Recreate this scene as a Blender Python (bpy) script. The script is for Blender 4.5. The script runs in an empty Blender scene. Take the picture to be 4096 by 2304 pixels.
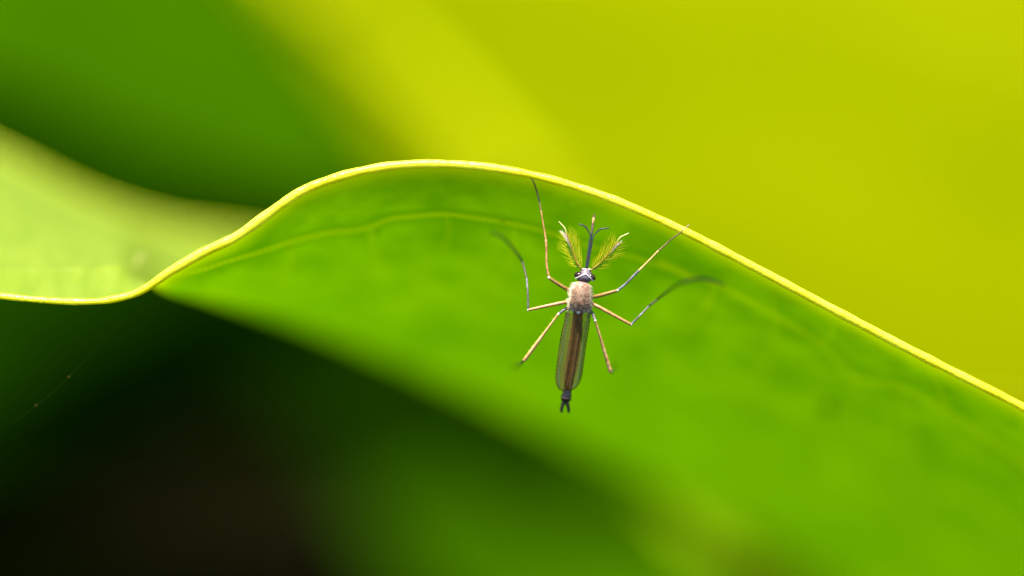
import bpy, math, random
import numpy as np
from mathutils import Vector, noise
random.seed(7); np.random.seed(7)
sc = bpy.context.scene
sc.unit_settings.system = 'METRIC'
sc.unit_settings.scale_length = 0.01          # one scene unit is one centimetre: this is a macro photograph
R = math.radians

# ------------------------------------------------------------------ camera
FOCUS = 200.0                                  # mm, lens to plane of sharp focus
PITCH = R(25)
HEIGHT = 52.0                                  # mm, focus point above the soil
FWD = Vector((0, math.cos(PITCH), -math.sin(PITCH)))
UPV = Vector((0, math.sin(PITCH), math.cos(PITCH)))
RGT = Vector((1, 0, 0))
F0 = Vector((0, 0, HEIGHT))
MM = 0.1
cam_d = bpy.data.cameras.new('camera'); cam = bpy.data.objects.new('camera', cam_d)
sc.collection.objects.link(cam); sc.camera = cam
cam.location = (F0 - FWD * FOCUS) * MM
cam.rotation_euler = (R(90) - PITCH, 0, 0)
cam_d.sensor_width = 360.0
cam_d.lens = 360.0 * FOCUS / 40.96
cam_d.clip_start = 0.1; cam_d.clip_end = 20000
cam_d.dof.use_dof = True
cam_d.dof.focus_distance = FOCUS * MM
APERTURE = 22.0 * MM                           # opening across, scene units
cam_d.dof.aperture_fstop = cam_d.lens * 1e-3 / APERTURE
cam_d.dof.aperture_blades = 0

# ------------------------------------------------------------------ sky and sun
w = bpy.data.worlds.new('World'); sc.world = w; w.use_nodes = True
SUN = (UPV * math.sin(R(68)) - FWD * math.cos(R(68)) + RGT * (-0.10)).normalized()   # direction to the sun
elev = math.asin(SUN.z); azim = math.atan2(SUN.x, SUN.y)
nt = w.node_tree; bg = nt.nodes['Background']
sky = nt.nodes.new('ShaderNodeTexSky'); sky.sky_type = 'NISHITA'; sky.sun_disc = False
sky.sun_elevation = elev; sky.sun_rotation = azim
nt.links.new(sky.outputs[0], bg.inputs[0]); bg.inputs[1].default_value = 0.10
sl = bpy.data.lights.new('sun', 'SUN'); sl.energy = 5.0; sl.angle = R(0.5); sl.color = (1, 0.95, 0.86)
so = bpy.data.objects.new('sun', sl); sc.collection.objects.link(so)
so.rotation_euler = SUN.to_track_quat('Z', 'Y').to_euler(); so.location = (0, 0, 60)
vs = sc.view_settings
vs.view_transform = 'Standard'; vs.look = 'None'; vs.gamma = 1; vs.use_curve_mapping = False
vs.exposure = 1.8
sc.cycles.max_bounces = 10; sc.cycles.transparent_max_bounces = 16
sc.cycles.transmission_bounces = 8; sc.cycles.diffuse_bounces = 6
sc.cycles.use_denoising = True

# ------------------------------------------------------------------ helpers
def P(px, py, D=0.0):
    """a point of the place in mm: column and row at 0.01 mm on the focus plane, D mm behind it"""
    k = (FOCUS + D) / FOCUS
    return F0 + RGT * ((px - 2048) / 100 * k) + UPV * (-(py - 1152) / 100 * k) + FWD * D

def curve(pts):
    """smooth function through (x, y...) points"""
    a = np.array(pts, float); x = a[:, 0]; y = a[:, 1:]
    h = np.diff(x)[:, None]; d = np.diff(y, axis=0) / h
    m = np.zeros_like(y); m[0] = d[0]; m[-1] = d[-1]
    for i in range(1, len(x) - 1):
        h0, h1 = h[i - 1], h[i]
        m[i] = (d[i - 1] * h1 + d[i] * h0) / (h0 + h1)
    def f(v):
        v = min(max(v, x[0]), x[-1])
        i = min(max(int(np.searchsorted(x, v)) - 1, 0), len(x) - 2)
        hh = x[i + 1] - x[i]; t = (v - x[i]) / hh
        r = ((2*t**3 - 3*t**2 + 1) * y[i] + (t**3 - 2*t**2 + t) * hh * m[i]
             + (-2*t**3 + 3*t**2) * y[i + 1] + (t**3 - t**2) * hh * m[i + 1])
        return float(r[0]) if len(r) == 1 else r
    return f

def smooth_path(pts, n):
    """n points along a smooth path through pts (any dimension)"""
    a = np.array(pts, float)
    s = np.concatenate([[0], np.cumsum(np.linalg.norm(np.diff(a[:, :3], axis=0), axis=1))])
    f = curve([[s[i], *a[i]] for i in range(len(a))])
    return [np.atleast_1d(f(v)) for v in np.linspace(0, s[-1], n)]

def link(name, me, mats, parent=None, smooth=True):
    for m in (mats if isinstance(mats, (list, tuple)) else [mats]):
        me.materials.append(m)
    if smooth:
        me.polygons.foreach_set('use_smooth', [True] * len(me.polygons))
    o = bpy.data.objects.new(name, me); sc.collection.objects.link(o)
    if parent is not None: o.parent = parent
    return o

def origin_of(o):
    v = Vector((0, 0, 0))
    while o is not None:
        v = v + o.location; o = o.parent
    return v

class MB:
    """collects shapes given in mm in the place, then links them as one mesh"""
    def __init__(s): s.v = []; s.f = []; s.m = []
    def grid(s, rows, mat=0):
        n = len(rows[0]); b = len(s.v)
        for r in rows: s.v += [tuple(p) for p in r]
        for i in range(len(rows) - 1):
            for j in range(n - 1):
                s.f.append((b + i*n + j, b + i*n + j + 1, b + (i+1)*n + j + 1, b + (i+1)*n + j))
                s.m.append(mat)
    def tube(s, pts, radii, sides=8, mat=0, squash=1.0, flat=None, cap=True):
        pts = [Vector(p[:3]) for p in pts]; b = len(s.v); n = len(pts)
        if not hasattr(radii, '__len__'): radii = [radii] * n
        ref = flat or FWD
        for i, p in enumerate(pts):
            t = (pts[min(i+1, n-1)] - pts[max(i-1, 0)])
            t = t.normalized() if t.length > 1e-9 else Vector((0, 0, 1))
            a = ref.cross(t)
            if a.length < 1e-3: a = Vector((0.3, 0.7, 0.2)).cross(t)
            a.normalize(); c = t.cross(a).normalized()
            for k in range(sides):
                q = 2 * math.pi * k / sides
                s.v.append(tuple(p + a * (math.cos(q) * radii[i]) + c * (math.sin(q) * radii[i] * squash)))
        mm = mat if hasattr(mat, '__len__') else [mat] * n
        for i in range(n - 1):
            for k in range(sides):
                k2 = (k + 1) % sides
                s.f.append((b + i*sides + k, b + i*sides + k2, b + (i+1)*sides + k2, b + (i+1)*sides + k)); s.m.append(mm[i])
        if cap:
            s.f.append(tuple(b + k for k in range(sides))[::-1]); s.m.append(mm[0])
            s.f.append(tuple(b + (n-1)*sides + k for k in range(sides))); s.m.append(mm[-1])
    def blob(s, c, ax, ay, az, mat=0, nu=16, nv=10, pick=None):
        """ellipsoid with half axes given as vectors"""
        c = Vector(c); b = len(s.v)
        for i in range(nv + 1):
            th = math.pi * i / nv
            for k in range(nu):
                ph = 2 * math.pi * k / nu
                s.v.append(tuple(c + ax * (math.sin(th)*math.cos(ph)) + ay * (math.sin(th)*math.sin(ph)) + az * math.cos(th)))
        for i in range(nv):
            for k in range(nu):
                k2 = (k + 1) % nu
                s.f.append((b + i*nu + k, b + (i+1)*nu + k, b + (i+1)*nu + k2, b + i*nu + k2))
                s.m.append(mat)
    def hair(s, pts, r, mat=0):
        n = len(pts)
        s.tube(pts, [r * (1 - 0.85 * i / (n - 1)) for i in range(n)], 3, mat, cap=False)
    def build(s, name, mats, parent=None, smooth=True):
        o0 = origin_of(parent)
        me = bpy.data.meshes.new(name)
        me.from_pydata([(p[0]*MM - o0.x, p[1]*MM - o0.y, p[2]*MM - o0.z) for p in s.v], [], s.f)
        o = link(name, me, mats, parent, smooth)
        me.polygons.foreach_set('material_index', s.m); me.update()
        return o

def thing(name, loc, label, cat, group=None):
    o = bpy.data.objects.new(name, None); sc.collection.objects.link(o)
    o.location = Vector(loc) * MM; o.empty_display_size = 0.2
    return tag(o, label, cat, group)

def tag(o, label, cat, group=None):
    o['label'] = label; o['category'] = cat
    if group: o['group'] = group
    return o

# ------------------------------------------------------------------ materials
def new_mat(name):
    m = bpy.data.materials.new(name); m.use_nodes = True
    return m, m.node_tree, m.node_tree.nodes['Principled BSDF'], m.node_tree.nodes['Material Output']

def noise_col(nt, scale, c0, c1, lo=0.35, hi=0.65, detail=4, vec=None, stretch=None):
    tc = nt.nodes.new('ShaderNodeTexCoord'); n = nt.nodes.new('ShaderNodeTexNoise')
    n.inputs['Scale'].default_value = scale; n.inputs['Detail'].default_value = detail
    src = tc.outputs['Object']
    if stretch:
        mp = nt.nodes.new('ShaderNodeMapping'); mp.inputs['Scale'].default_value = stretch
        nt.links.new(src, mp.inputs[0]); src = mp.outputs[0]
    nt.links.new(src, n.inputs['Vector'])
    r = nt.nodes.new('ShaderNodeValToRGB')
    r.color_ramp.elements[0].position = lo; r.color_ramp.elements[0].color = (*c0, 1)
    r.color_ramp.elements[1].position = hi; r.color_ramp.elements[1].color = (*c1, 1)
    nt.links.new(n.outputs['Fac'], r.inputs['Fac'])
    return n, r

def leaf_mat(name, refl0, refl1, tran0, tran1, fac=0.5, rough=0.4, spec=0.3, scale=1.6, bump=0.0, coat=0.0):
    refl0, refl1, tran0, tran1 = [tuple(v * 0.87 for v in c) for c in (refl0, refl1, tran0, tran1)]
    m, nt, p, out = new_mat(name)
    n, r = noise_col(nt, scale, refl0, refl1, 0.3, 0.7)
    n2, r2 = noise_col(nt, scale, tran0, tran1, 0.3, 0.7)
    nt.links.new(r.outputs[0], p.inputs['Base Color'])
    p.inputs['Roughness'].default_value = rough; p.inputs['Specular IOR Level'].default_value = spec
    p.inputs['Coat Weight'].default_value = coat; p.inputs['Coat Roughness'].default_value = 0.25
    t = nt.nodes.new('ShaderNodeBsdfTranslucent'); nt.links.new(r2.outputs[0], t.inputs[0])
    mx = nt.nodes.new('ShaderNodeMixShader'); mx.inputs[0].default_value = fac
    nt.links.new(p.outputs[0], mx.inputs[1]); nt.links.new(t.outputs[0], mx.inputs[2])
    nt.links.new(mx.outputs[0], out.inputs['Surface'])
    if bump:
        b = nt.nodes.new('ShaderNodeBump'); b.inputs['Strength'].default_value = bump; b.inputs['Distance'].default_value = 0.01
        n3, _ = noise_col(nt, scale * 9, (0, 0, 0), (1, 1, 1))
        nt.links.new(n3.outputs['Fac'], b.inputs['Height']); nt.links.new(b.outputs[0], p.inputs['Normal'])
    return m

def plain(name, c0, c1=None, rough=0.5, spec=0.5, scale=60, metal=0.0, tran=0.0, sheen=0.0):
    m, nt, p, out = new_mat(name)
    n, r = noise_col(nt, scale, c0, c1 or tuple(c * 0.6 for c in c0))
    nt.links.new(r.outputs[0], p.inputs['Base Color'])
    p.inputs['Roughness'].default_value = rough; p.inputs['Specular IOR Level'].default_value = spec
    p.inputs['Metallic'].default_value = metal; p.inputs['Sheen Weight'].default_value = sheen
    if tran:
        t = nt.nodes.new('ShaderNodeBsdfTranslucent'); nt.links.new(r.outputs[0], t.inputs[0])
        mx = nt.nodes.new('ShaderNodeMixShader'); mx.inputs[0].default_value = tran
        nt.links.new(p.outputs[0], mx.inputs[1]); nt.links.new(t.outputs[0], mx.inputs[2])
        nt.links.new(mx.outputs[0], out.inputs['Surface'])
    return m

M = {}
M['spot'] = leaf_mat('leaf_blemish', (0.03, 0.05, 0.004), (0.05, 0.08, 0.006), (0.03, 0.08, 0.0), (0.04, 0.10, 0.0), 0.6, 0.6, 0.2, 20)
def rim_mat():
    m, nt, p, out = new_mat('leaf_margin')
    n, r = noise_col(nt, 7, (0.82, 0.77, 0.003), (0.95, 0.93, 0.03), 0.38, 0.66, 6)
    nt.links.new(r.outputs[0], p.inputs['Base Color'])
    p.inputs['Subsurface Weight'].default_value = 0.4; p.inputs['Subsurface Radius'].default_value = (1.0, 0.9, 0.12)
    p.inputs['Subsurface Scale'].default_value = 0.03
    p.inputs['Roughness'].default_value = 0.33; p.inputs['Specular IOR Level'].default_value = 0.4
    b = nt.nodes.new('ShaderNodeBump'); b.inputs['Strength'].default_value = 0.5; b.inputs['Distance'].default_value = 0.01
    n3, _ = noise_col(nt, 90, (0, 0, 0), (1, 1, 1)); nt.links.new(n3.outputs['Fac'], b.inputs['Height']); nt.links.new(b.outputs[0], p.inputs['Normal'])
    return m
M['rim'] = rim_mat()
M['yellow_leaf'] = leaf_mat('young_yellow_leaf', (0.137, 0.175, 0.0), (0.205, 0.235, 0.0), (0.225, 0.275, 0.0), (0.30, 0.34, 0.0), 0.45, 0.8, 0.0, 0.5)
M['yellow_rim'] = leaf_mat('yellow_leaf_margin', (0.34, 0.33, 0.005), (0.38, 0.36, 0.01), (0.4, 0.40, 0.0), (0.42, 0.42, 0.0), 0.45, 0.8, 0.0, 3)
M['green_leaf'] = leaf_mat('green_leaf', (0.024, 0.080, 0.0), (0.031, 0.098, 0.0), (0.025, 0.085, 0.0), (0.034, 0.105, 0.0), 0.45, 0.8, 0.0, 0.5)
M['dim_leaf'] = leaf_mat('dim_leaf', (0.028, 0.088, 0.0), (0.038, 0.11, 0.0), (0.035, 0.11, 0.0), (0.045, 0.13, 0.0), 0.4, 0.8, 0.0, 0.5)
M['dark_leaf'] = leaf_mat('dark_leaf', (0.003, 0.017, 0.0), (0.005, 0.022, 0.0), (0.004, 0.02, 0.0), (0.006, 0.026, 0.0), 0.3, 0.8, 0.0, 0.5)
# the curled leaf: darker matt underside, paler glossy upper side, veins from the mesh
def main_leaf():
    m, nt, p, out = new_mat('curled_leaf_blade')
    L = nt.links.new; N = nt.nodes.new
    at = N('ShaderNodeAttribute'); at.attribute_name = 'vein'
    geo = N('ShaderNodeNewGeometry')
    def mix(fac, a, b):
        x = N('ShaderNodeMix'); x.data_type = 'RGBA'; L(fac, x.inputs[0])
        for k, c in ((6, a), (7, b)):
            if isinstance(c, tuple): x.inputs[k].default_value = (*c, 1)
            else: L(c, x.inputs[k])
        return x.outputs[2]
    n1, r1 = noise_col(nt, 2.3, (0.060, 0.170, 0.0), (0.095, 0.222, 0.0), 0.30, 0.70, 5)
    n2, r2 = noise_col(nt, 6, (0.60, 0.73, 0.8), (1, 1, 1), 0.35, 0.6, 3)
    mu = N('ShaderNodeMix'); mu.data_type = 'RGBA'; mu.blend_type = 'MULTIPLY'; mu.inputs[0].default_value = 0.8
    L(r1.outputs[0], mu.inputs[6]); L(r2.outputs[0], mu.inputs[7])
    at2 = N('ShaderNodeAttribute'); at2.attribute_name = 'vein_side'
    tissue = mix(at2.outputs['Fac'], mu.outputs[2], (0.030, 0.118, 0.0))      # darker green beside the veins
    tcol = mix(at.outputs['Fac'], tissue, (0.24, 0.33, 0.0))
    under = mix(at.outputs['Fac'], (0.035, 0.085, 0.0), (0.08, 0.12, 0.0))
    n3, r3 = noise_col(nt, 6, (0.165, 0.255, 0.004), (0.225, 0.305, 0.012), 0.3, 0.7, 5, stretch=(2.2, 0.5, 0.5))
    base = mix(geo.outputs['Backfacing'], under, r3.outputs[0])
    L(base, p.inputs['Base Color'])
    rg = N('ShaderNodeMapRange'); L(geo.outputs['Backfacing'], rg.inputs[0])
    rg.inputs[3].default_value = 0.6; rg.inputs[4].default_value = 0.52
    L(rg.outputs[0], p.inputs['Roughness'])
    sg = N('ShaderNodeMapRange'); L(geo.outputs['Backfacing'], sg.inputs[0])
    sg.inputs[3].default_value = 0.05; sg.inputs[4].default_value = 0.22
    L(sg.outputs[0], p.inputs['Specular IOR Level'])
    t = N('ShaderNodeBsdfTranslucent'); L(tcol, t.inputs[0])
    mx = N('ShaderNodeMixShader'); mx.inputs[0].default_value = 0.5
    L(p.outputs[0], mx.inputs[1]); L(t.outputs[0], mx.inputs[2]); L(mx.outputs[0], out.inputs['Surface'])
    return m
M['leaf'] = main_leaf()
M['stalk'] = plain('leaf_stalk', (0.10, 0.20, 0.01), (0.07, 0.14, 0.01), 0.5, 0.3, 2)
M['dead'] = leaf_mat('dead_leaf', (0.045, 0.030, 0.0015), (0.03, 0.02, 0.001), (0.04, 0.025, 0.001), (0.03, 0.02, 0.001), 0.3, 0.8, 0.05, 1.0)
M['fallen_yellow'] = leaf_mat('fallen_yellow_leaf', (0.20, 0.32, 0.0), (0.24, 0.35, 0.0), (0.22, 0.32, 0.0), (0.22, 0.32, 0.0), 0.35, 0.8, 0.05, 1.0)

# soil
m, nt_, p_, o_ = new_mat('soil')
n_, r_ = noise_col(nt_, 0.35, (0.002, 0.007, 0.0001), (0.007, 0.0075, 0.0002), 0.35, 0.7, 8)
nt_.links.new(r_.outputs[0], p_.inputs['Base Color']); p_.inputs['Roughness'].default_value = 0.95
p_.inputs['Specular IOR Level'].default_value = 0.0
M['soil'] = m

# ------------------------------------------------------------------ ground
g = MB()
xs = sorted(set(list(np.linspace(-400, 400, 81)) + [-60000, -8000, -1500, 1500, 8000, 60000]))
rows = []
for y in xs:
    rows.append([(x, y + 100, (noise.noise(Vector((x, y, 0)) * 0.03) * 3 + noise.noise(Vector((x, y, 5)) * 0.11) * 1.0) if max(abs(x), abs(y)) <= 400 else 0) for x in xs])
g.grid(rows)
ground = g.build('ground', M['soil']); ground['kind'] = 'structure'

# ------------------------------------------------------------------ the curled leaf
rim = curve([(-1500, 1010), (-900, 1040), (-400, 1110), (0, 1184), (159, 1200), (286, 1207), (445, 1199), (556, 1167), (684, 1081), (795, 1014),
             (954, 936), (1081, 845), (1192, 768), (1351, 704), (1590, 656), (1749, 650), (2067, 682), (2385, 768), (2703, 903),
             (3021, 1066), (3339, 1236), (3657, 1403), (4096, 1626), (4800, 2030), (5600, 2540), (6200, 2950)])
rimD = curve([(-1500, 6), (-900, 3), (-400, 0.8), (0, 0.2), (400, 0), (2800, 0), (3600, 0.6), (4200, 1.2), (5000, 4), (6200, 16)])
fold = curve([(-1500, 1005, 6.5), (-900, 1000, 5), (-400, 1055, 2.8), (0, 1075, 2.0), (350, 1072, 1.9), (520, 1078, 2.3), (636, 1160, 5), (800, 1198, 9), (954, 1236, 12.5),
              (1272, 1332, 18), (1590, 1455, 22), (1908, 1598, 24.5), (2226, 1755, 26.5), (2544, 1915, 29), (2900, 2080, 32), (3250, 2290, 34),
              (3700, 2560, 36), (4400, 2890, 35), (5400, 3120, 26), (6200, 2958, 16.5)])
far = curve([(-1500, 1000, 7), (-900, 520, 18), (-400, 420, 19), (0, 605, 20), (400, 805, 22), (700, 905, 24), (950, 945, 26), (1250, 1010, 30),
             (1600, 1130, 34), (2000, 1370, 37), (2600, 1700, 40), (3300, 2080, 43), (4400, 2600, 43), (5400, 2950, 32), (6200, 2962, 17)])
prof = curve([(-1500, 0.3), (900, 0.26), (1600, 0.22), (1900, 0.25), (2300, 0.38), (2900, 0.6), (6200, 0.6)])
def near_D(px, py):
    r, d0 = rim(px), rimD(px); k, dk = fold(px)
    q = min(max((py - r) / (k - r), 0), 1) if abs(k - r) > 1 else 0
    return d0 + (dk - d0) * ((prof(px) * q + (1 - prof(px)) * q * q) if k > r else q)
def leaf_pt(px, t):
    """t 0..1 rim to fold, 1..2 fold to far margin"""
    r, d0 = rim(px), rimD(px); k, dk = fold(px)
    wob = 0.10 * noise.noise(Vector((px * 0.004, t * 3, 1.7)))
    if t <= 1:
        py = r + (k - r) * t
        D = near_D(px, py) if abs(k - r) > 1 else d0 + (dk - d0) * t
        return P(px, py, D + wob * t)
    e, de = far(px); s = t - 1
    right = min(max((px - 480) / 500, 0), 1)
    py = k + (e - k) * (s ** (1 + 0.9 * right))
    return P(px, py, dk + (de - dk) * (s ** (1 - 0.15 * right)) + wob)

leaf = thing('curled_leaf', P(-1500, 1005, 6.5) * 1.0, 'large glossy green leaf with wavy yellow margin that the mosquito clings to', 'leaf')
VEINS = []
def vein(pts, wd, strength=1.0):
    VEINS.append((np.array([p[:2] for p in smooth_path([(x, y, 0) for x, y in pts], 160)]), wd, strength))
vein([(690, 1106), (800, 1082), (900, 1049), (1051, 1004), (1152, 971), (1304, 933), (1481, 908), (1546, 880), (1657, 865), (1779, 857), (1910, 873), (2062, 898),
      (2188, 928), (2364, 985), (2540, 1030), (2700, 1084), (2874, 1140)], 6.5, 0.62)
vein([(2874, 1140), (3107, 1268), (3281, 1375), (3417, 1510), (3601, 1549), (3800, 1660), (4096, 1850), (4500, 2120)], 12, 0.25)
vein([(1481, 908), (1488, 960), (1500, 1030), (1460, 1110)], 7, 0.2)
vein([(1779, 857), (1800, 920), (1770, 1010)], 7, 0.15)
vein([(3417, 1510), (3425, 1620), (3430, 1760), (3380, 1950)], 10, 0.2)
vein([(1180, 820), (1300, 775), (1400, 745), (1480, 727), (1530, 705), (1640, 690)], 5, 0.3)
vein([(1750, 690), (1900, 700), (2060, 722), (2200, 760)], 5, 0.3)
vein([(2280, 815), (2345, 805), (2420, 825)], 6, 0.25)
vein([(2640, 925), (2700, 940), (2760, 985)], 8, 0.15)
vein([(2640, 1050), (2700, 1075), (2760, 1110)], 14, 0.3)
vein([(2860, 1150), (2820, 1230), (2700, 1340)], 10, 0.25)
vein([(3000, 1095), (3090, 1180), (3107, 1268)], 10, 0.12)
for pts in ([(3107, 1268), (3080, 1420), (2960, 1650)], [(3601, 1549), (3650, 1750), (3600, 2000)], [(2364, 985), (2345, 1130), (2230, 1340)], [(2062, 898), (2045, 1040), (1930, 1210)],
            [(1152, 971), (1165, 1040), (1110, 1130)], [(3250, 1200), (3330, 1330), (3281, 1375)], [(3700, 1440), (3760, 1560), (3800, 1660)]):
    vein(pts, 10, 0.16)
cols = list(np.arange(-1500, -200, 60)) + list(np.arange(-200, 4300, 9)) + list(np.arange(4300, 6201, 60))
tt = [(i / 130.0) ** 1.15 for i in range(131)] + [1 + (i / 30.0) ** 1.2 for i in range(1, 31)]
va = np.zeros((len(cols), len(tt))); vd = np.zeros((len(cols), len(tt)))
for ci, x in enumerate(cols):
    r0 = rim(x); k0 = fold(x)[0]
    if k0 <= r0: continue
    if True: va[ci, :131] = [0.9 * math.exp(-(((k0 - r0) * t) / 48) ** 2) for t in tt[:131]]
    ys = np.array([r0 + (k0 - r0) * t for t in tt[:131]])
    for pl, wd, st in VEINS:
        if x < pl[:, 0].min() - 40 or x > pl[:, 0].max() + 40: continue
        d = np.sqrt(((pl[None, :, 0] - x) ** 2 + (pl[None, :, 1] - ys[:, None]) ** 2).min(axis=1))
        va[ci, :131] = np.maximum(va[ci, :131], st * np.exp(-(d / wd) ** 2))
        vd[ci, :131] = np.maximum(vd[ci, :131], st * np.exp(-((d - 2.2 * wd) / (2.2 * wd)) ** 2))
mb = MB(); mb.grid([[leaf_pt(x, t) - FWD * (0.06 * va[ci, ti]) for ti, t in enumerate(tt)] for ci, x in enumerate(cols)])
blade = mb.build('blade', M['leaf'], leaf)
blade.data.attributes.new('vein', 'FLOAT', 'POINT').data.foreach_set('value', va.ravel().astype(np.float32))
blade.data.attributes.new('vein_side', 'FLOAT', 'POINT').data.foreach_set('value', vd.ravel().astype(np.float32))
mb = MB(); rc = []; rr = []
for x in list(np.arange(-1490, 6190, 14)):
    tip_w = min(max((x - 500) / 250, 0), 1)
    c = P(x, rim(x), rimD(x)) - FWD * (0.03 + 0.14 * tip_w) - UPV * 0.06 * tip_w
    rr.append((0.115 + 0.055 * tip_w - 0.03 * min(max((x - 2600) / 1500, 0), 1) + 0.02 * math.sin(x * 0.0021) + 0.035 * noise.noise(Vector((x * 0.012, 0, 3))) + 0.012 * noise.noise(Vector((x * 0.09, 7, 3)))) * min(1, (x + 1520) / 300, (6220 - x) / 300))
    rc.append(c)
mb.tube(rc, rr, 14); margin = mb.build('margin', M['rim'], leaf); margin['label'] = 'thick yellow leaf margin bleached white along its top'
# far margin
mb = MB(); fc = []
for x in np.arange(-1490, 6190, 40): fc.append(leaf_pt(x, 2.0))
mb.tube(fc, 0.07, 8); mb.build('margin', M['rim'], leaf)
# petiole
b0 = P(-1500, 1005, 6.5)
sp = smooth_path([b0 + Vector((3, 0, 0)), b0 + Vector((-8, 1, 0.5)), b0 + Vector((-18, 5, -14)), Vector((b0.x - 21, b0.y + 8, -2))], 30)
mb = MB(); mb.tube(sp, [1.0 + 0.6 * i / 29 for i in range(30)], 10); mb.build('stalk', M['stalk'], leaf)

# ------------------------------------------------------------------ other leaves of the bed, each on its own stalk
def bg_leaf(label, base, tip, width, up, mat, rim_mat, root, sag=0.0, ripple=0.0, phase=0.0, cup=0.0, wave=0.0, group=None, rim_r=0.35, name='broad_leaf', cat='leaf', stalk=True):
    """base, tip, root in mm; up = direction the upper face looks to"""
    base = Vector(base); tip = Vector(tip); ax = (tip - base); L = ax.length; ax.normalize()
    up = Vector(up); up = (up - ax * up.dot(ax)).normalized(); side = ax.cross(up).normalized()
    t = thing(name, root if root else base, label, cat, group)
    def pt(s, v):
        wd = width / 2 * (math.sin(math.pi * min(max(s, 0), 1) ** 0.8) ** 0.7 if 0 < s < 1 else 0)
        z = -sag * (s ** 2) + cup * (abs(v) ** 1.6) * wd / (width / 2) + wave * math.sin(s * 11 + (1 if v > 0 else 0)) * abs(v) ** 2 + ripple * math.sin(v * 5 + phase)
        return base + ax * (s * L) + side * (v * wd) + up * z
    b = MB(); b.grid([[pt(i / 50, -1 + 2 * j / 24) for j in range(25)] for i in range(51)]); b.build('blade', mat, t)
    for sg in (-1, 1):
        b = MB(); b.tube([pt(i / 80, sg) for i in range(81)], rim_r, 6, cap=True); b.build('margin', rim_mat, t)
    b = MB(); b.tube([pt(i / 40, 0) - up * 0.3 for i in range(41)], [1.0 - 0.8 * i / 40 for i in range(41)], 8); b.build('midrib', rim_mat, t)
    if stalk:
        root = Vector(root)
        pth = smooth_path([root - Vector((0, 0, 3)), root.lerp(base, 0.5) - ax * 6, base - ax * 1.0, base + ax * 1.5], 24)
        b = MB(); b.tube(pth, [1.7 - 0.6 * i / 23 for i in range(24)], 8); b.build('stalk', M['stalk'], t)
    return t

def broad_leaf(label, m1, m2, mat, rim_mat, root=(0, 0), bulge=0.0, rim_r=0.4, rib=0.7, step=0.0):
    """a leaf given by its two margins from tip to base"""
    A1 = [Vector(p) for p in smooth_path([P(*q) for q in m1], 61)]; A2 = [Vector(p) for p in smooth_path([P(*q) for q in m2], 61)]
    base = A1[-1]; ax = (A1[0] - base).normalized(); rt = Vector((base.x + root[0], base.y + root[1], 0))
    t = thing('broad_leaf', rt, label, 'leaf')
    sm = lambda a, b, x: (lambda q: q * q * (3 - 2 * q))(min(max((x - a) / (b - a), 0), 1))
    def pt(i, v):
        w_ = (A2[i] - A1[i]).length
        return A1[i].lerp(A2[i], v) + Vector((0, 0, 1)) * (step * sm(22, 33, i) * (1 - sm(54, 60, i)) * sm(0, 0.15, v) * (1 - sm(0.85, 1, v)) - bulge * math.sin(math.pi * v) * min(1, w_ / 20) + 0.35 * math.sin(i * 0.55 + 2.2 * abs(v - 0.5)) * math.sin(math.pi * v) ** 2 * min(1, w_ / 30))
    b = MB(); b.grid([[pt(i, j / 30) for j in range(31)] for i in range(61)]); b.build('blade', mat, t)
    for A in (A1, A2):
        b = MB(); b.tube(A, [rim_r * min(1, (i + 2) / 8, (62 - i) / 8) for i in range(61)], 6); b.build('margin', rim_mat, t)
    b = MB(); b.tube([pt(i, 0.5) - Vector((0, 0, rib * 0.6)) for i in range(61)], [0.15 + rib * i / 60 for i in range(61)], 8); b.build('midrib', rim_mat, t)
    pth = smooth_path([rt - Vector((0, 0, 3)), rt + (base - rt) * 0.5 - ax * 4, base - ax * 1.0, base + ax * 1.5], 24)
    b = MB(); b.tube(pth, [1.8 - 0.6 * i / 23 for i in range(24)], 8); b.build('stalk', M['stalk'], t)
    return t
# bright leaf filling the upper right
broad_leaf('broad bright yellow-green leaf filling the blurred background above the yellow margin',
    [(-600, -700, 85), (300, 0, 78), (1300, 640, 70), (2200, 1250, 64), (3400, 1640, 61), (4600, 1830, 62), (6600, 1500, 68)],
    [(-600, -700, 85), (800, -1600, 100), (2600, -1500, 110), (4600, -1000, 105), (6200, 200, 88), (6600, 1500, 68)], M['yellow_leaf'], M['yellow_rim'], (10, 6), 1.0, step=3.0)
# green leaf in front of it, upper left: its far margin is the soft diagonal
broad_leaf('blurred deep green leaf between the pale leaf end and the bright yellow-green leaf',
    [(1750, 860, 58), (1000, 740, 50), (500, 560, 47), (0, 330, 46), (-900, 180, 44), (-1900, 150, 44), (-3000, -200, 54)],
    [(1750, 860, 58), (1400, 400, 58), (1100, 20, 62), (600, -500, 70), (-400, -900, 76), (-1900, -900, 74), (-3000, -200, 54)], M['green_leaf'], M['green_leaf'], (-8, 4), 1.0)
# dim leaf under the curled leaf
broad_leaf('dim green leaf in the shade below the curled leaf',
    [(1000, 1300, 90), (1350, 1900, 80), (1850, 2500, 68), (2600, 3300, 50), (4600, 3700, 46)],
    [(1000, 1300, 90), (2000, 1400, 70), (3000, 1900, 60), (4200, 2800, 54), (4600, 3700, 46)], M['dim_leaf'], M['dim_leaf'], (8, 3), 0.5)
broad_leaf('small narrow yellow leaf whose blurred tip shows under the curled leaf',
    [(2600, 2000, 44), (2800, 2230, 43), (3100, 2600, 42), (3700, 3300, 40)],
    [(2600, 2000, 44), (2920, 2190, 44), (3350, 2620, 43), (3700, 3300, 40)], M['fallen_yellow'], M['fallen_yellow'], (4, 2), 0.2, 0.2, 0.3)
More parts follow.
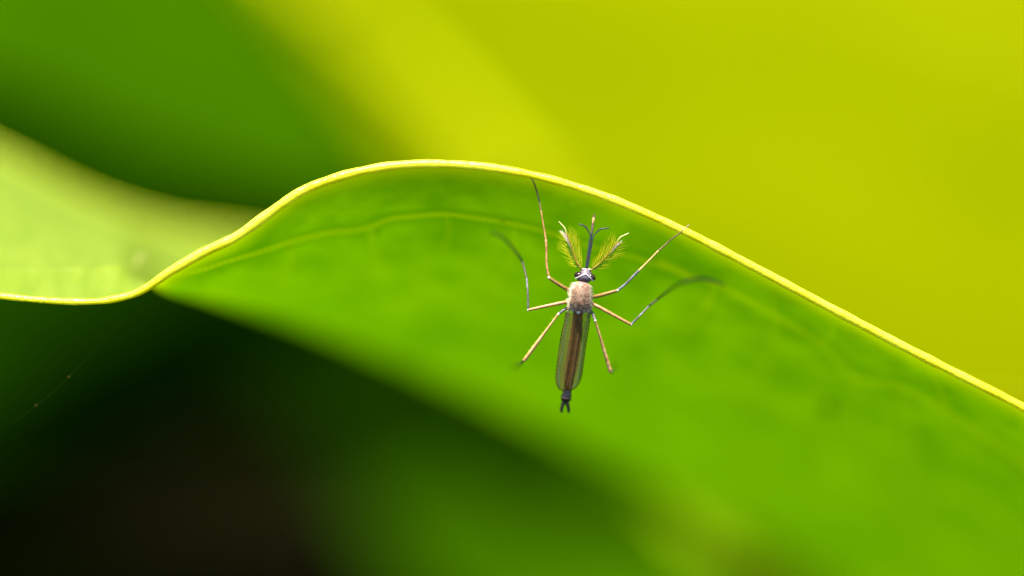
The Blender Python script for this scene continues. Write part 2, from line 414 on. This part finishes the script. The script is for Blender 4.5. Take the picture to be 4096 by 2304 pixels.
# pale stem added before the bright leaf to make the soft light diagonal
M['stem'] = plain('pale_stem', (0.235, 0.25, 0.002), (0.20, 0.225, 0.001), 0.8, 0.0, 1.5)
sp = [P(500, -750, 72), P(900, -380, 70), P(1300, 0, 67), P(1570, 240, 65), P(1840, 500, 62), P(2070, 770, 60), P(2450, 1220, 58), P(2950, 1750, 57), P(3200, 2200, 57)]
sp.append(Vector((sp[-1].x + 5, sp[-1].y + 1, -3)))
pth = smooth_path(sp, 70)
stem = thing('streak_shoot', (sp[-1].x, sp[-1].y, 0), 'slender pale yellow shoot added as the light streak across the bright yellow-green leaf', 'shoot')
b = MB(); b.tube(pth, [0.7 + 0.4 * min(1, i / 50) for i in range(70)], 12); b.build('stalk', M['stem'], stem)
for i in (14, 30, 46):
    b = MB(); b.tube([Vector(pth[i - 1]), Vector(pth[i]), Vector(pth[i + 1])], [1.1, 1.5, 1.1], 12); b.build('node', M['stem'], stem)
# dark leaves low over the soil
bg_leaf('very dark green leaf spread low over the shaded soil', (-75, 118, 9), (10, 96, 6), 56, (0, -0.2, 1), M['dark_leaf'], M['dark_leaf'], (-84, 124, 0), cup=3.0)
# fallen leaves on the soil
def on_ground(px, py):
    o = (F0 - FWD * FOCUS); d = (P(px, py, 0) - o).normalized(); s = -o.z / d.z
    return o + d * s
c = on_ground(1350, 2280)
bg_leaf('brown dead leaf lying on the dark soil', c + Vector((-14, -4, 3)), c + Vector((16, 5, 3)), 16, (0, 0, 1), M['dead'], M['dead'], None, cup=2, name='fallen_leaf', stalk=False)


# ------------------------------------------------------------------ mosquito
def Q(px, py, z=0.0):
    """point of the mosquito: z mm towards the lens; the tail end leans back from the lens"""
    return P(px, py, -z + max(0, py - 1210) / 100 * 0.2)
M['thorax'] = plain('thorax_scales', (0.40, 0.24, 0.15), (0.13, 0.065, 0.04), 0.4, 0.5, 45, sheen=0.3)
M['abdomen'] = plain('abdomen_dark', (0.10, 0.06, 0.04), (0.055, 0.032, 0.02), 0.4, 0.5, 60)
M['abdomen_pale'] = plain('abdomen_pale', (0.27, 0.17, 0.11), (0.16, 0.10, 0.06), 0.4, 0.5, 60)
M['head_white'] = plain('head_white_scales', (0.58, 0.55, 0.50), (0.40, 0.37, 0.34), 0.5, 0.5, 80)
M['head_dark'] = plain('head_dark_scales', (0.15, 0.11, 0.14), (0.06, 0.045, 0.06), 0.45, 0.4, 120)
M['eye'] = plain('eye', (0.035, 0.014, 0.012), (0.012, 0.006, 0.006), 0.22, 0.6, 150)
M['femur'] = plain('femur', (0.26, 0.14, 0.025), (0.16, 0.085, 0.02), 0.45, 0.5, 50)
M['pink'] = plain('tibia_pink_scales', (0.46, 0.21, 0.07), (0.26, 0.105, 0.03), 0.45, 0.5, 40)
M['pale'] = plain('pale_scales', (0.62, 0.35, 0.13), (0.42, 0.20, 0.055), 0.45, 0.5, 40)
M['blue'] = plain('blue_grey_scales', (0.15, 0.145, 0.16), (0.08, 0.068, 0.06), 0.5, 0.2, 40)
M['tarsus'] = plain('tarsus_brown', (0.22, 0.13, 0.05), (0.10, 0.055, 0.025), 0.45, 0.5, 40)
M['tarsus_dark'] = plain('tarsus_dark', (0.05, 0.04, 0.025), (0.03, 0.025, 0.015), 0.5, 0.4, 40)
M['knee'] = plain('knee_white', (0.80, 0.72, 0.62), (0.62, 0.52, 0.42), 0.45, 0.5, 60)
M['teal'] = plain('proboscis_teal', (0.014, 0.042, 0.046), (0.045, 0.026, 0.024), 0.4, 0.2, 110)
M['purple'] = plain('proboscis_brown', (0.17, 0.085, 0.085), (0.08, 0.04, 0.045), 0.4, 0.5, 60)
M['gold'] = plain('golden_hair', (0.80, 0.72, 0.01), (0.72, 0.62, 0.01), 0.4, 0.5, 20, tran=0.4)
M['amber'] = plain('antenna_amber', (0.42, 0.24, 0.02), (0.12, 0.06, 0.01), 0.4, 0.5, 90)
M['black_hair'] = plain('black_hair', (0.03, 0.025, 0.008), (0.02, 0.018, 0.006), 0.5, 0.3, 30)
M['white_hair'] = plain('white_hair', (0.80, 0.70, 0.62), (0.66, 0.56, 0.46), 0.45, 0.5, 30, tran=0.2)
M['cream_hair'] = plain('cream_hair', (0.82, 0.72, 0.52), (0.66, 0.50, 0.30), 0.45, 0.5, 30)
def wing_mat():
    m, nt, p, out = new_mat('wing_membrane')
    N = nt.nodes.new; L = nt.links.new
    n, r = noise_col(nt, 12, (0.60, 0.46, 0.06), (0.80, 0.66, 0.12), 0.3, 0.7, 3, stretch=(6, 1, 1))
    t = N('ShaderNodeBsdfTransparent'); L(r.outputs[0], t.inputs[0])
    p.inputs['Base Color'].default_value = (0.20, 0.12, 0.045, 1); p.inputs['Roughness'].default_value = 0.3
    p.inputs['Specular IOR Level'].default_value = 0.12
    mx = N('ShaderNodeMixShader'); mx.inputs[0].default_value = 0.28
    L(t.outputs[0], mx.inputs[1]); L(p.outputs[0], mx.inputs[2]); L(mx.outputs[0], out.inputs['Surface'])
    return m
M['wing'] = wing_mat()

M['base'] = plain('antenna_base', (0.52, 0.40, 0.33), (0.24, 0.16, 0.13), 0.5, 0.4, 120)
M['tail'] = plain('tail_dark', (0.03, 0.018, 0.012), (0.012, 0.008, 0.006), 0.35, 0.6, 80)
bug = thing('mosquito', Q(2316, 1250, -0.6), 'brown mosquito with feathery antennae clinging to the curled leaf', 'mosquito')
AX = (P(2339, 1090) - P(2290, 1430)).normalized()         # tail to head
SD = RGT.copy(); SD = (SD - AX * SD.dot(AX)).normalized()

# body: head, thorax and abdomen as one skin; px centre, px row, half width px, half depth px, lift mm, material
H_, T_, A_, AP, HW = 0, 1, 2, 3, 4
ring = [(2346, 1072, 3, 3, 0, H_), (2346, 1075, 13, 10, 0, H_), (2345, 1083, 20, 16, 0, H_), (2343, 1093, 25, 23, 0.02, H_), (2341, 1101, 29, 27, 0.03, H_), (2340, 1106, 31, 28, 0.03, H_),
        (2338, 1112, 32, 28, 0.03, H_), (2336, 1119, 29, 26, 0.02, H_), (2334, 1126, 22, 20, -0.03, H_), (2332, 1129, 15, 14, -0.08, T_),
        (2331, 1127, 17, 16, 0.08, T_), (2330, 1131, 25, 24, 0.10, T_), (2328, 1140, 33, 32, 0.10, T_), (2326, 1152, 37, 38, 0.10, T_), (2324, 1167, 42, 42, 0.10, T_),
        (2322, 1184, 43, 44, 0.10, T_), (2320, 1202, 44, 44, 0.09, T_), (2318, 1218, 44, 42, 0.06, T_), (2316, 1231, 41, 37, 0.02, T_), (2314, 1242, 35, 30, -0.03, T_),
        (2313, 1250, 25, 22, -0.08, T_), (2312, 1256, 19, 17, -0.12, A_)]
cx = curve([(1256, 2312, 19), (1300, 2308, 21), (1350, 2302, 21.5), (1400, 2296, 20), (1460, 2287, 18), (1520, 2278, 16), (1556, 2271, 15), (1572, 2268, 17), (1588, 2265, 21), (1600, 2263, 19), (1608, 2261, 9), (1611, 2261, 3)])
y = 1262.0; k = 0
while y < 1611:
    c_, h_ = cx(y); seg = ((y - 1262) / 41.0) % 1.0
    puff = 1 + 0.06 * math.sin(seg * math.pi)
    ring.append((c_, y, h_ * puff, h_ * puff * 0.9, -0.12, AP if (seg < 0.34 and y < 1500) or 1588 < y < 1593 else (A_ if y < 1556 else 5))); y += 4.5 if y < 1580 else 3.0  # pale ring on the tail knob: its highlight put into the colour
ring.append((2261, 1611, 2, 2, -0.12, 5))
mb = MB(); NS = 28; rows = []
for (x, yy, hw, hd, zl, mt) in ring:
    c0 = Q(x, yy, zl); rows.append([c0 + SD * (hw / 100 * math.cos(2*math.pi*q/NS)) - FWD * (hd / 100 * math.sin(2*math.pi*q/NS)) for q in range(NS + 1)])
for i in range(len(rows) - 1): mb.grid(rows[i:i+2], ring[i][5])
# scutellum: three pale lobes; two claspers
for (x, yy, r) in ((2291, 1241, 5), (2314, 1248, 8), (2337, 1246, 5)):
    mb.blob(Q(x, yy, 0.22 if r < 8 else 0.20), SD * r/100, AX * r*1.15/100, FWD * r*0.8/100, HW, 12, 8)
for (pts) in ([(2257, 1604), (2252, 1616), (2248, 1630), (2246, 1642), (2249, 1649)], [(2265, 1604), (2270, 1616), (2273, 1630), (2275, 1642), (2273, 1650)]):
    pth = smooth_path([Q(x, yy, -0.12) for x, yy in pts], 16)
    mb.tube(pth, [0.09 - 0.035 * i / 15 for i in range(16)], 8, 5)
body = mb.build('body', [M['head_dark'], M['thorax'], M['abdomen'], M['abdomen_pale'], M['head_white'], M['tail']], bug)
body['label'] = 'pinkish brown furry thorax with dark banded abdomen'

# scales lying on the thorax
rnd = random.Random(3)
sb, sc2 = MB(), MB()
tr = [r for r in ring if r[5] == T_ and r[4] > -0.05][1:]
fx = curve([(r[1], r[0], r[2], r[3], r[4]) for r in tr])
for k in range(2600):
    yy = rnd.uniform(1131, 1240); a = rnd.uniform(-0.1, math.pi + 0.1); X, W_, Dp, Z = fx(yy)
    nrm = (SD * math.cos(a) - FWD * math.sin(a)).normalized()
    p0 = Q(X, yy, Z) + SD * (W_ / 100 * math.cos(a)) - FWD * (Dp / 100 * math.sin(a))
    edge = abs(math.cos(a)) > 0.82
    d = (-AX * rnd.uniform(0.6, 1.0) + SD * rnd.uniform(-0.5, 0.5) + nrm * rnd.uniform(0.04, 0.22)).normalized() * rnd.uniform(0.05, 0.11)
    tgt = sc2 if (edge and rnd.random() < 0.8) or rnd.random() < 0.10 else sb
    if edge and rnd.random() < 0.10: d = (nrm + AX * rnd.uniform(-0.6, 0.3)).normalized() * rnd.uniform(0.10, 0.17)
    tgt.hair([p0 - nrm * 0.01, p0 + d * 0.5 + nrm * 0.01, p0 + d], rnd.uniform(0.008, 0.013))
for k in range(220):                                                  # tufts round the wing bases
    sg = rnd.choice((-1, 1)); yy = rnd.uniform(1205, 1248); X, W_, Dp, Z = fx(min(yy, 1236))
    p0 = Q(X, yy, rnd.uniform(-0.15, 0.12)) + SD * (sg * (W_ - 3) / 100)
    d = (SD * sg * rnd.uniform(0.2, 1) - AX * rnd.uniform(0.2, 1)).normalized() * rnd.uniform(0.08, 0.18)
    (sc2 if rnd.random() < 0.7 else sb).hair([p0, p0 + d * 0.5, p0 + d], 0.009)
M['brown_hair'] = plain('thorax_hair', (0.40, 0.23, 0.13), (0.15, 0.075, 0.04), 0.4, 0.5, 45)
for nm, b_, mt in (('brown_scale_coat', sb, 'brown_hair'), ('cream_scale_fringe', sc2, 'cream_hair')):
    o = b_.build(nm, M[mt], body); o['kind'] = 'stuff'
# eyes
for sg, x, yy in ((-1, 2316, 1099), (1, 2365, 1107)):
    mb = MB(); ax = (SD * 0.9 + AX * (-0.18 - 0.22 * (sg > 0) + 0.35 * (sg < 0)) ).normalized()
    mb.blob(Q(x, yy, 0.03), ax * 0.20, ax.cross(FWD).normalized() * 0.135, FWD * 0.235, 0, 24, 14)
    mb.build('eye', M['eye'], bug)
# pale scale line along the eye margin
mb = MB()
for (a, b) in (((2302, 1114), (2342, 1096)), ((2342, 1096), (2374, 1124))):
    pth = smooth_path([Q(*a, 0.14), Q((a[0]+b[0])/2, (a[1]+b[1])/2, 0.27), Q(*b, 0.14 if b[0] != 2342 else 0.31)], 14)
    if a[0] == 2342: pth = smooth_path([Q(*a, 0.31), Q((a[0]+b[0])/2, (a[1]+b[1])/2 - 2, 0.27), Q(*b, 0.14)], 14)
    else: pth = smooth_path([Q(*a, 0.14), Q((a[0]+b[0])/2, (a[1]+b[1])/2 - 1, 0.27), Q(*b, 0.31)], 14)
    mb.tube(pth, 0.026, 8)
mb.build('eye_margin', M['head_white'], bug)
# antenna bases
for x, yy in ((2334, 1078), (2357, 1079)):
    mb = MB(); mb.blob(Q(x, yy, 0.10), SD * 0.06, AX * 0.06, FWD * 0.06, 0, 16, 10); mb.build('antenna_base', M['base'], bug)
# proboscis
pts = [(2346, 1074, 0.0), (2349, 1055, 0.02), (2356, 1014, 0.04), (2361, 975, 0.05), (2366, 940, 0.06), (2371, 900, 0.06), (2375, 872, 0.06), (2377, 855, 0.06)]
pth = smooth_path([Q(*p) for p in pts], 60)
rad = [0.042 if i < 40 else 0.040 for i in range(60)]
for i in range(48, 60): rad[i] = 0.040 + 0.018 * math.sin((i - 48) / 11 * math.pi) - 0.02 * (i > 57)
mb = MB(); mb.tube(pth, rad, 10, [0 if i < 38 else (1 if i < 49 else 2) for i in range(60)])
pro = mb.build('proboscis', [M['teal'], M['purple'], M['pale']], bug)
# palps: run beside the proboscis, then curve outwards
for pts in ([(2343, 1072), (2345, 1055), (2351, 1014), (2357, 970), (2360, 940), (2349, 917), (2342, 907), (2326, 899), (2311, 897)],
            [(2350, 1072), (2354, 1055), (2361, 1014), (2368, 975), (2375, 943), (2390, 926), (2403, 916), (2415, 914), (2440, 914)]):
    pth = smooth_path([Q(x, yy, 0.05) for x, yy in pts], 60)
    mb = MB(); mb.tube(pth, [0.026 if i < 30 else 0.020 + 0.012 * math.sin(max(0, i - 40) / 19 * math.pi) - (0.012 if i > 57 else 0) for i in range(60)], 8)
    mb.build('palp', M['teal'], bug)
M['tip'] = plain('antenna_tip', (0.60, 0.55, 0.24), (0.36, 0.34, 0.10), 0.5, 0.4, 120)
# antennae with plumes
for sg, pts, tuft in ((-1, [(2327, 1079), (2322, 1072), (2308, 1046), (2292, 1007), (2279, 966), (2266, 934), (2258, 912), (2246, 898), (2234, 885)], (2243, 921)),
                      (1, [(2364, 1081), (2370, 1076), (2394, 1057), (2424, 1025), (2451, 993), (2469, 966), (2482, 949), (2500, 940), (2516, 932)], (2492, 960))):
    P3 = [Q(x, yy, 0.06) for x, yy in pts]; pth = [Vector(p) for p in smooth_path(P3, 70)]
    mb = MB()
    mb.tube(pth[:52], [0.034 - 0.012 * i / 51 + 0.006 * math.sin(i * 1.9) for i in range(52)], 8)
    ant = mb.build('antenna', M['amber'], bug)
    mb = MB(); mb.tube(pth[50:], [0.013 + 0.013 * abs(math.sin(min(1, i / 19 + 0.05) * math.pi)) ** 0.6 for i in range(20)], 8); mb.build('antenna_tip', M['tip'], ant)
    gb, kb, wb = MB(), MB(), MB()
    for wh in range(15):
        i = 3 + int(wh * 3.1); p0 = pth[i]; t = (pth[i+2] - pth[i-2]).normalized()
        inner = (RGT * (-sg) - t * (RGT * (-sg)).dot(t)).normalized(); b2 = t.cross(inner).normalized()
        Lh = 0.62 * (0.55 + 0.45 * math.sin(math.pi * (wh + 2) / 17))
        for h in range(8):
            a = 2 * math.pi * (h + rnd.uniform(-0.3, 0.3)) / 8
            out = inner * math.cos(a) + b2 * math.sin(a) * 0.8
            side_in = math.cos(a) > 0
            L_ = Lh * rnd.uniform(0.8, 1.1)
            e1 = p0 + (out * 0.75 + t * 0.35) * (L_ * 0.45); e2 = p0 + (out * 0.80 + t * 0.78) * (L_ * 0.85); e3 = p0 + (out * 0.78 + t * 1.05) * L_
            if side_in: gb.hair([p0, e1, e2, e3], 0.008)
            else:
                m1 = p0 + (out * 0.55 + t * 0.5) * (L_ * 0.5); m2 = p0 + (out * 0.75 + t * 0.7) * (L_ * 0.75)
                kb.hair([p0, p0.lerp(m1, 0.5), m1, m2], 0.0095)
                if rnd.random() < 0.75: gb.hair([m1.lerp(m2, 0.3), m2, p0 + (out * 0.85 + t * 0.9) * L_], 0.010)
    tp = Q(*tuft, 0.08)
    for h in range(46):                                               # pale tuft near the tip
        i = rnd.randint(30, 46); p0 = pth[i]
        e = tp + (RGT * rnd.gauss(0, 1) + UPV * rnd.gauss(0, 1)) * 0.028 + FWD * rnd.gauss(0, 0.03)
        e = p0.lerp(e, rnd.uniform(0.7, 1.02)); md = p0.lerp(e, 0.5) + RGT * (sg * 0.03)
        wb.hair([p0, md, e], 0.011)
    for nm, b_, mt in (('golden_plume', gb, 'gold'), ('black_plume', kb, 'black_hair'), ('white_tuft', wb, 'white_hair')):
        o = b_.build(nm, M[mt], ant); o['kind'] = 'stuff'
# wings
def wing(outer, inner, z, name='wing'):
    n = 60; fo = smooth_path([(x, yy, 0) for x, yy in outer], n); fi = smooth_path([(x, yy, 0) for x, yy in inner], n)
    def wp(i, s):
        a, b = fo[i], fi[i]; x = a[0] + (b[0]-a[0]) * s; yy = a[1] + (b[1]-a[1]) * s
        return Q(x, yy, z + 0.10 * math.sin(s * math.pi) - 0.02 * math.cos(s * 18) - 0.0009 * max(0, yy - 1260) * 0.2)
    b = MB(); b.grid([[wp(i, j / 24) for j in range(25)] for i in range(n)]); wo = b.build(name, M['wing'], bug)
    b = MB()
    for s, r, i0, i1 in ((0.0, 0.016, 0, n), (0.09, 0.010, 0, int(n*.8)), (0.17, 0.014, 0, int(n*.93)), (0.30, 0.007, 6, int(n*.95)), (0.38, 0.007, 18, int(n*.97)), (0.52, 0.006, 4, n - 2), (0.68, 0.006, 8, n - 6), (0.84, 0.005, 6, n - 14)):
        b.tube([wp(i, s) for i in range(i0, i1)], [r * (1 + 0.35 * math.sin(i * 2.3)) for i in range(i0, i1)], 5, 0 if s in (0.0, 0.09) else (1 if s == 0.17 else 2), cap=False)
    b.tube([wp(i, 1.0) for i in range(n)], 0.006, 4, 2)
    b.build('vein_network', [M['black_hair'], M['teal_scale'], M['vein_brown']], wo)
    return wo
M['teal_scale'] = plain('wing_vein_scales', (0.05, 0.15, 0.14), (0.03, 0.035, 0.02), 0.4, 0.4, 160)
M['vein_brown'] = plain('wing_vein', (0.14, 0.09, 0.02), (0.08, 0.05, 0.015), 0.5, 0.4, 60)
wing([(2362, 1252), (2358, 1290), (2352, 1331), (2341, 1398), (2333, 1460), (2325, 1510), (2312, 1540), (2292, 1558), (2279, 1564)],
     [(2316, 1256), (2290, 1300), (2279, 1350), (2268, 1410), (2259, 1470), (2255, 1515), (2258, 1545), (2268, 1560), (2279, 1564)], 0.16)
wing([(2264, 1248), (2258, 1285), (2248, 1325), (2235, 1410), (2226, 1474), (2224, 1520), (2231, 1547), (2243, 1560), (2254, 1565)],
     [(2312, 1256), (2326, 1300), (2327, 1350), (2322, 1400), (2312, 1450), (2300, 1495), (2284, 1533), (2268, 1555), (2254, 1565)], 0.20)
# knobs behind the wing bases
for x, yy in ((2277, 1257), (2352, 1265)):
    mb = MB(); mb.blob(Q(x, yy, 0.10), SD * 0.035, AX * 0.05, FWD * 0.035, 0, 10, 8); mb.build('haltere', M['abdomen_pale'], bug)

# legs: (px, row, lift mm, radius mm, material), sharp joints where listed twice
def leg(segs, mats, bristles=None):
    mb = MB(); tips = []
    for si, (pts, mt, rs) in enumerate(segs):
        n = max(10, len(pts) * 8); pth = smooth_path([Vector(p) for p in pts], n)
        fr = curve([(i / (len(rs) - 1), r) for i, r in enumerate(rs)])
        mb.tube(pth, [fr(i / (n - 1)) * 1.12 * (1 + 0.05 * math.sin(i * 1.7 + si)) for i in range(n)], 10, mt)
        e = Vector(pth[-1]); tips.append(e)
        if si < len(segs) - 1:
            r = rs[-1] * 1.12; mb.blob(e, SD * r, AX * r, FWD * r, len(mats) - 1 if si == 0 else mt, 12, 8)
    o = mb.build('leg', mats, bug)
    if bristles:
        hb = MB()
        for a, d in bristles: hb.hair([a, a + d * 0.5, a + d], 0.010)
        q = hb.build('bristle_row', M['gold'], o); q['kind'] = 'stuff'
    return o
def onleaf(x, yy, off=0.05): return P(x, yy, near_D(x, yy) - off)
def over(x, yy, D): return P(x, yy, min(D, near_D(x, yy) - 0.12))
# front pair, feet on the margin
fl = P(2113, 694, -0.34); frt = P(2758, 898, -0.34)
leg([([Q(2292, 1170, -0.2), Q(2278, 1162, -0.05), Q(2235, 1137, 0.15), Q(2196, 1111, 0.22)], 0, [0.06, 0.068, 0.064, 0.054]),
     ([Q(2196, 1111, 0.22), Q(2187, 1060, 0.2), Q(2186, 1010, 0.18), Q(2184, 962, 0.16)], 1, [0.042, 0.038, 0.038, 0.045]),
     ([Q(2184, 962, 0.16), Q(2178, 925, 0.15), Q(2173, 896, 0.14), Q(2164, 842, 0.13)], 1, [0.036, 0.028, 0.027, 0.026]),
     ([Q(2164, 842, 0.13), Q(2156, 800, 0.13), Q(2148, 769, 0.12), Q(2139, 740, 0.30), Q(2131, 722, 0.42), fl], 2, [0.026, 0.026, 0.028, 0.028, 0.024, 0.016])],
    [M['femur'], M['pink'], M['tarsus'], M['knee']])
leg([([Q(2352, 1190, -0.2), Q(2376, 1187, -0.05), Q(2425, 1175, 0.15), Q(2470, 1162, 0.22)], 0, [0.06, 0.068, 0.064, 0.054]),
     ([Q(2470, 1162, 0.22), Q(2500, 1138, 0.22), Q(2530, 1108, 0.2), Q(2554, 1084, 0.18)], 1, [0.044, 0.042, 0.042, 0.048]),
     ([Q(2554, 1084, 0.18), Q(2594, 1044, 0.16), Q(2634, 1003, 0.15)], 2, [0.036, 0.03, 0.03]),
     ([Q(2634, 1003, 0.15), Q(2660, 980, 0.19), Q(2687, 956, 0.26), Q(2715, 935, 0.36), Q(2736, 917, 0.44), frt], 3, [0.03, 0.027, 0.026, 0.025, 0.022, 0.016])],
    [M['femur'], M['blue'], M['pale'], M['tarsus'], M['knee']])
# middle pair, feet reaching back to the blade
leg([([Q(2290, 1203, -0.25), Q(2275, 1206, -0.05), Q(2200, 1221, 0.15), Q(2113, 1240, 0.2)], 0, [0.054, 0.062, 0.052, 0.044]),
     ([Q(2113, 1240, 0.2), Q(2111, 1172, 0.12), Q(2107, 1115, -0.15)], 1, [0.034, 0.033, 0.036]),
     ([Q(2107, 1115, -0.15), over(2093, 1060, 0.7), over(2066, 1012, 2.0), over(2033, 970, 2.6), onleaf(1995, 940, 0.12), onleaf(1962, 929)], 2, [0.034, 0.038, 0.042, 0.042, 0.042, 0.03])],
    [M['pink'], M['blue'], M['tarsus_dark'], M['knee']])
leg([([Q(2360, 1212, -0.25), Q(2377, 1219, -0.05), Q(2450, 1258, 0.15), Q(2524, 1298, 0.2)], 0, [0.054, 0.062, 0.056, 0.046]),
     ([Q(2524, 1298, 0.2), over(2554, 1268, 0.0), P(2595, 1225, 0.5)], 1, [0.036, 0.035, 0.036]),
     ([P(2595, 1225, 0.5), over(2623, 1203, 0.9), over(2675, 1163, 2.2), over(2728, 1131, 3.0), over(2775, 1117, 3.0), onleaf(2824, 1117, 0.1), onleaf(2868, 1128, 0.06), onleaf(2899, 1141)], 2, [0.035, 0.038, 0.042, 0.042, 0.042, 0.05, 0.05, 0.03])],
    [M['pink'], M['blue'], M['tarsus_dark'], M['knee']])
# hind pair, tarsi pointing back from the lens
def row(a, b, n, d): return [(a.lerp(b, (i + 1) / (n + 1)), Vector(d) * rnd.uniform(0.8, 1.2)) for i in range(n)]
ka, kb_ = Q(2234, 1256, 0.35), Q(2098, 1440, 0.25)
leg([([Q(2284, 1226, -0.25), Q(2262, 1236, 0.0), ka], 0, [0.05, 0.05, 0.045]),
     ([ka, ka.lerp(kb_, 0.4), ka.lerp(kb_, 0.8), kb_], 1, [0.040, 0.044, 0.066, 0.066]),
     ([kb_, P(2088, 1450, 1.2), P(2072, 1462, 3.0), P(2052, 1472, 4.6)], 2, [0.04, 0.04, 0.04, 0.03])],
    [M['blue'], M['pale'], M['tarsus_dark'], M['knee']], row(ka, kb_, 9, RGT * -0.13 + UPV * 0.01))
ka, kb_ = Q(2381, 1282, 0.3), Q(2441, 1484, 0.05)
leg([([Q(2350, 1232, -0.25), Q(2368, 1250, 0.0), ka], 0, [0.05, 0.05, 0.045]),
     ([ka, ka.lerp(kb_, 0.4), ka.lerp(kb_, 0.8), kb_], 1, [0.038, 0.046, 0.062, 0.072]),
     ([kb_, P(2446, 1490, 1.6), P(2456, 1470, 3.2), P(2462, 1445, 4.8)], 2, [0.04, 0.04, 0.04, 0.03])],
    [M['blue'], M['pale'], M['tarsus_dark'], M['knee']], row(ka, kb_, 9, RGT * 0.13 + UPV * -0.02))

M['fibre'] = plain('fibre', (0.50, 0.46, 0.14), (0.42, 0.38, 0.10), 0.5, 0.3, 20)
M['thread'] = plain('silk', (0.10, 0.09, 0.06), (0.06, 0.05, 0.03), 0.6, 0.2, 20)
# ------------------------------------------------------------------ small things on and by the leaf
def leaf_up(px, py):                                   # upper face of the pale leaf end at a row between fold and far margin
    k, dk = fold(px); e, de = far(px); q = (k - py) / (k - e)
    return P(px, py, dk + (de - dk) * q)
mb = MB(); a = leaf_up(548, 1064)
pth = smooth_path([a, a + UPV * 0.18 + RGT * 0.02, a + UPV * 0.36 + RGT * 0.10, a + UPV * 0.42 + RGT * 0.24, a + UPV * 0.36 + RGT * 0.34], 20)
mb.tube(pth, [0.055 - 0.03 * i / 19 for i in range(20)], 8)
tag(mb.build('plant_fibre', M['fibre']), 'tiny pale hooked fibre standing on the pale end of the leaf', 'fibre')
mb = MB(); a, b = P(560, 1172, 0.1), P(40, 1700, 1.0)
th = [a.lerp(b, i / 40) + Vector((0, 0, -0.5 * math.sin(i / 40 * math.pi))) for i in range(41)]
mb.tube(th, 0.0006, 4)
silk = tag(mb.build('silk_thread', M['thread']), 'hair-thin silk thread hanging from the yellow leaf edge over the dark gap', 'thread')
for i, r in ((22, 0.018), (32, 0.014)):
    mb = MB(); mb.blob(th[i], RGT * r * 1.4, UPV * r, FWD * r, 0, 8, 6); mb.build('dust_speck', M['amber'], silk)
for (x, yy, r) in ((1155, 990, 0.07), (1510, 928, 0.06), (3315, 1628, 0.22), (2010, 884, 0.05)):
    mb = MB(); d = near_D(x, yy)
    ring_ = [[P(x + r * 100 * q * math.cos(a_) * (1 + 0.25 * math.sin(3 * a_ + x)), yy + r * 100 * q * 0.8 * math.sin(a_), near_D(x + r * 100 * q * math.cos(a_), yy + r * 80 * q * math.sin(a_)) - 0.02 - 0.03 * (1 - q * q)) for a_ in [2 * math.pi * k / 14 for k in range(15)]] for q in (0.02, 0.4, 0.75, 1.0)]
    mb.grid(ring_); mb.build('blemish', M['spot'], leaf)
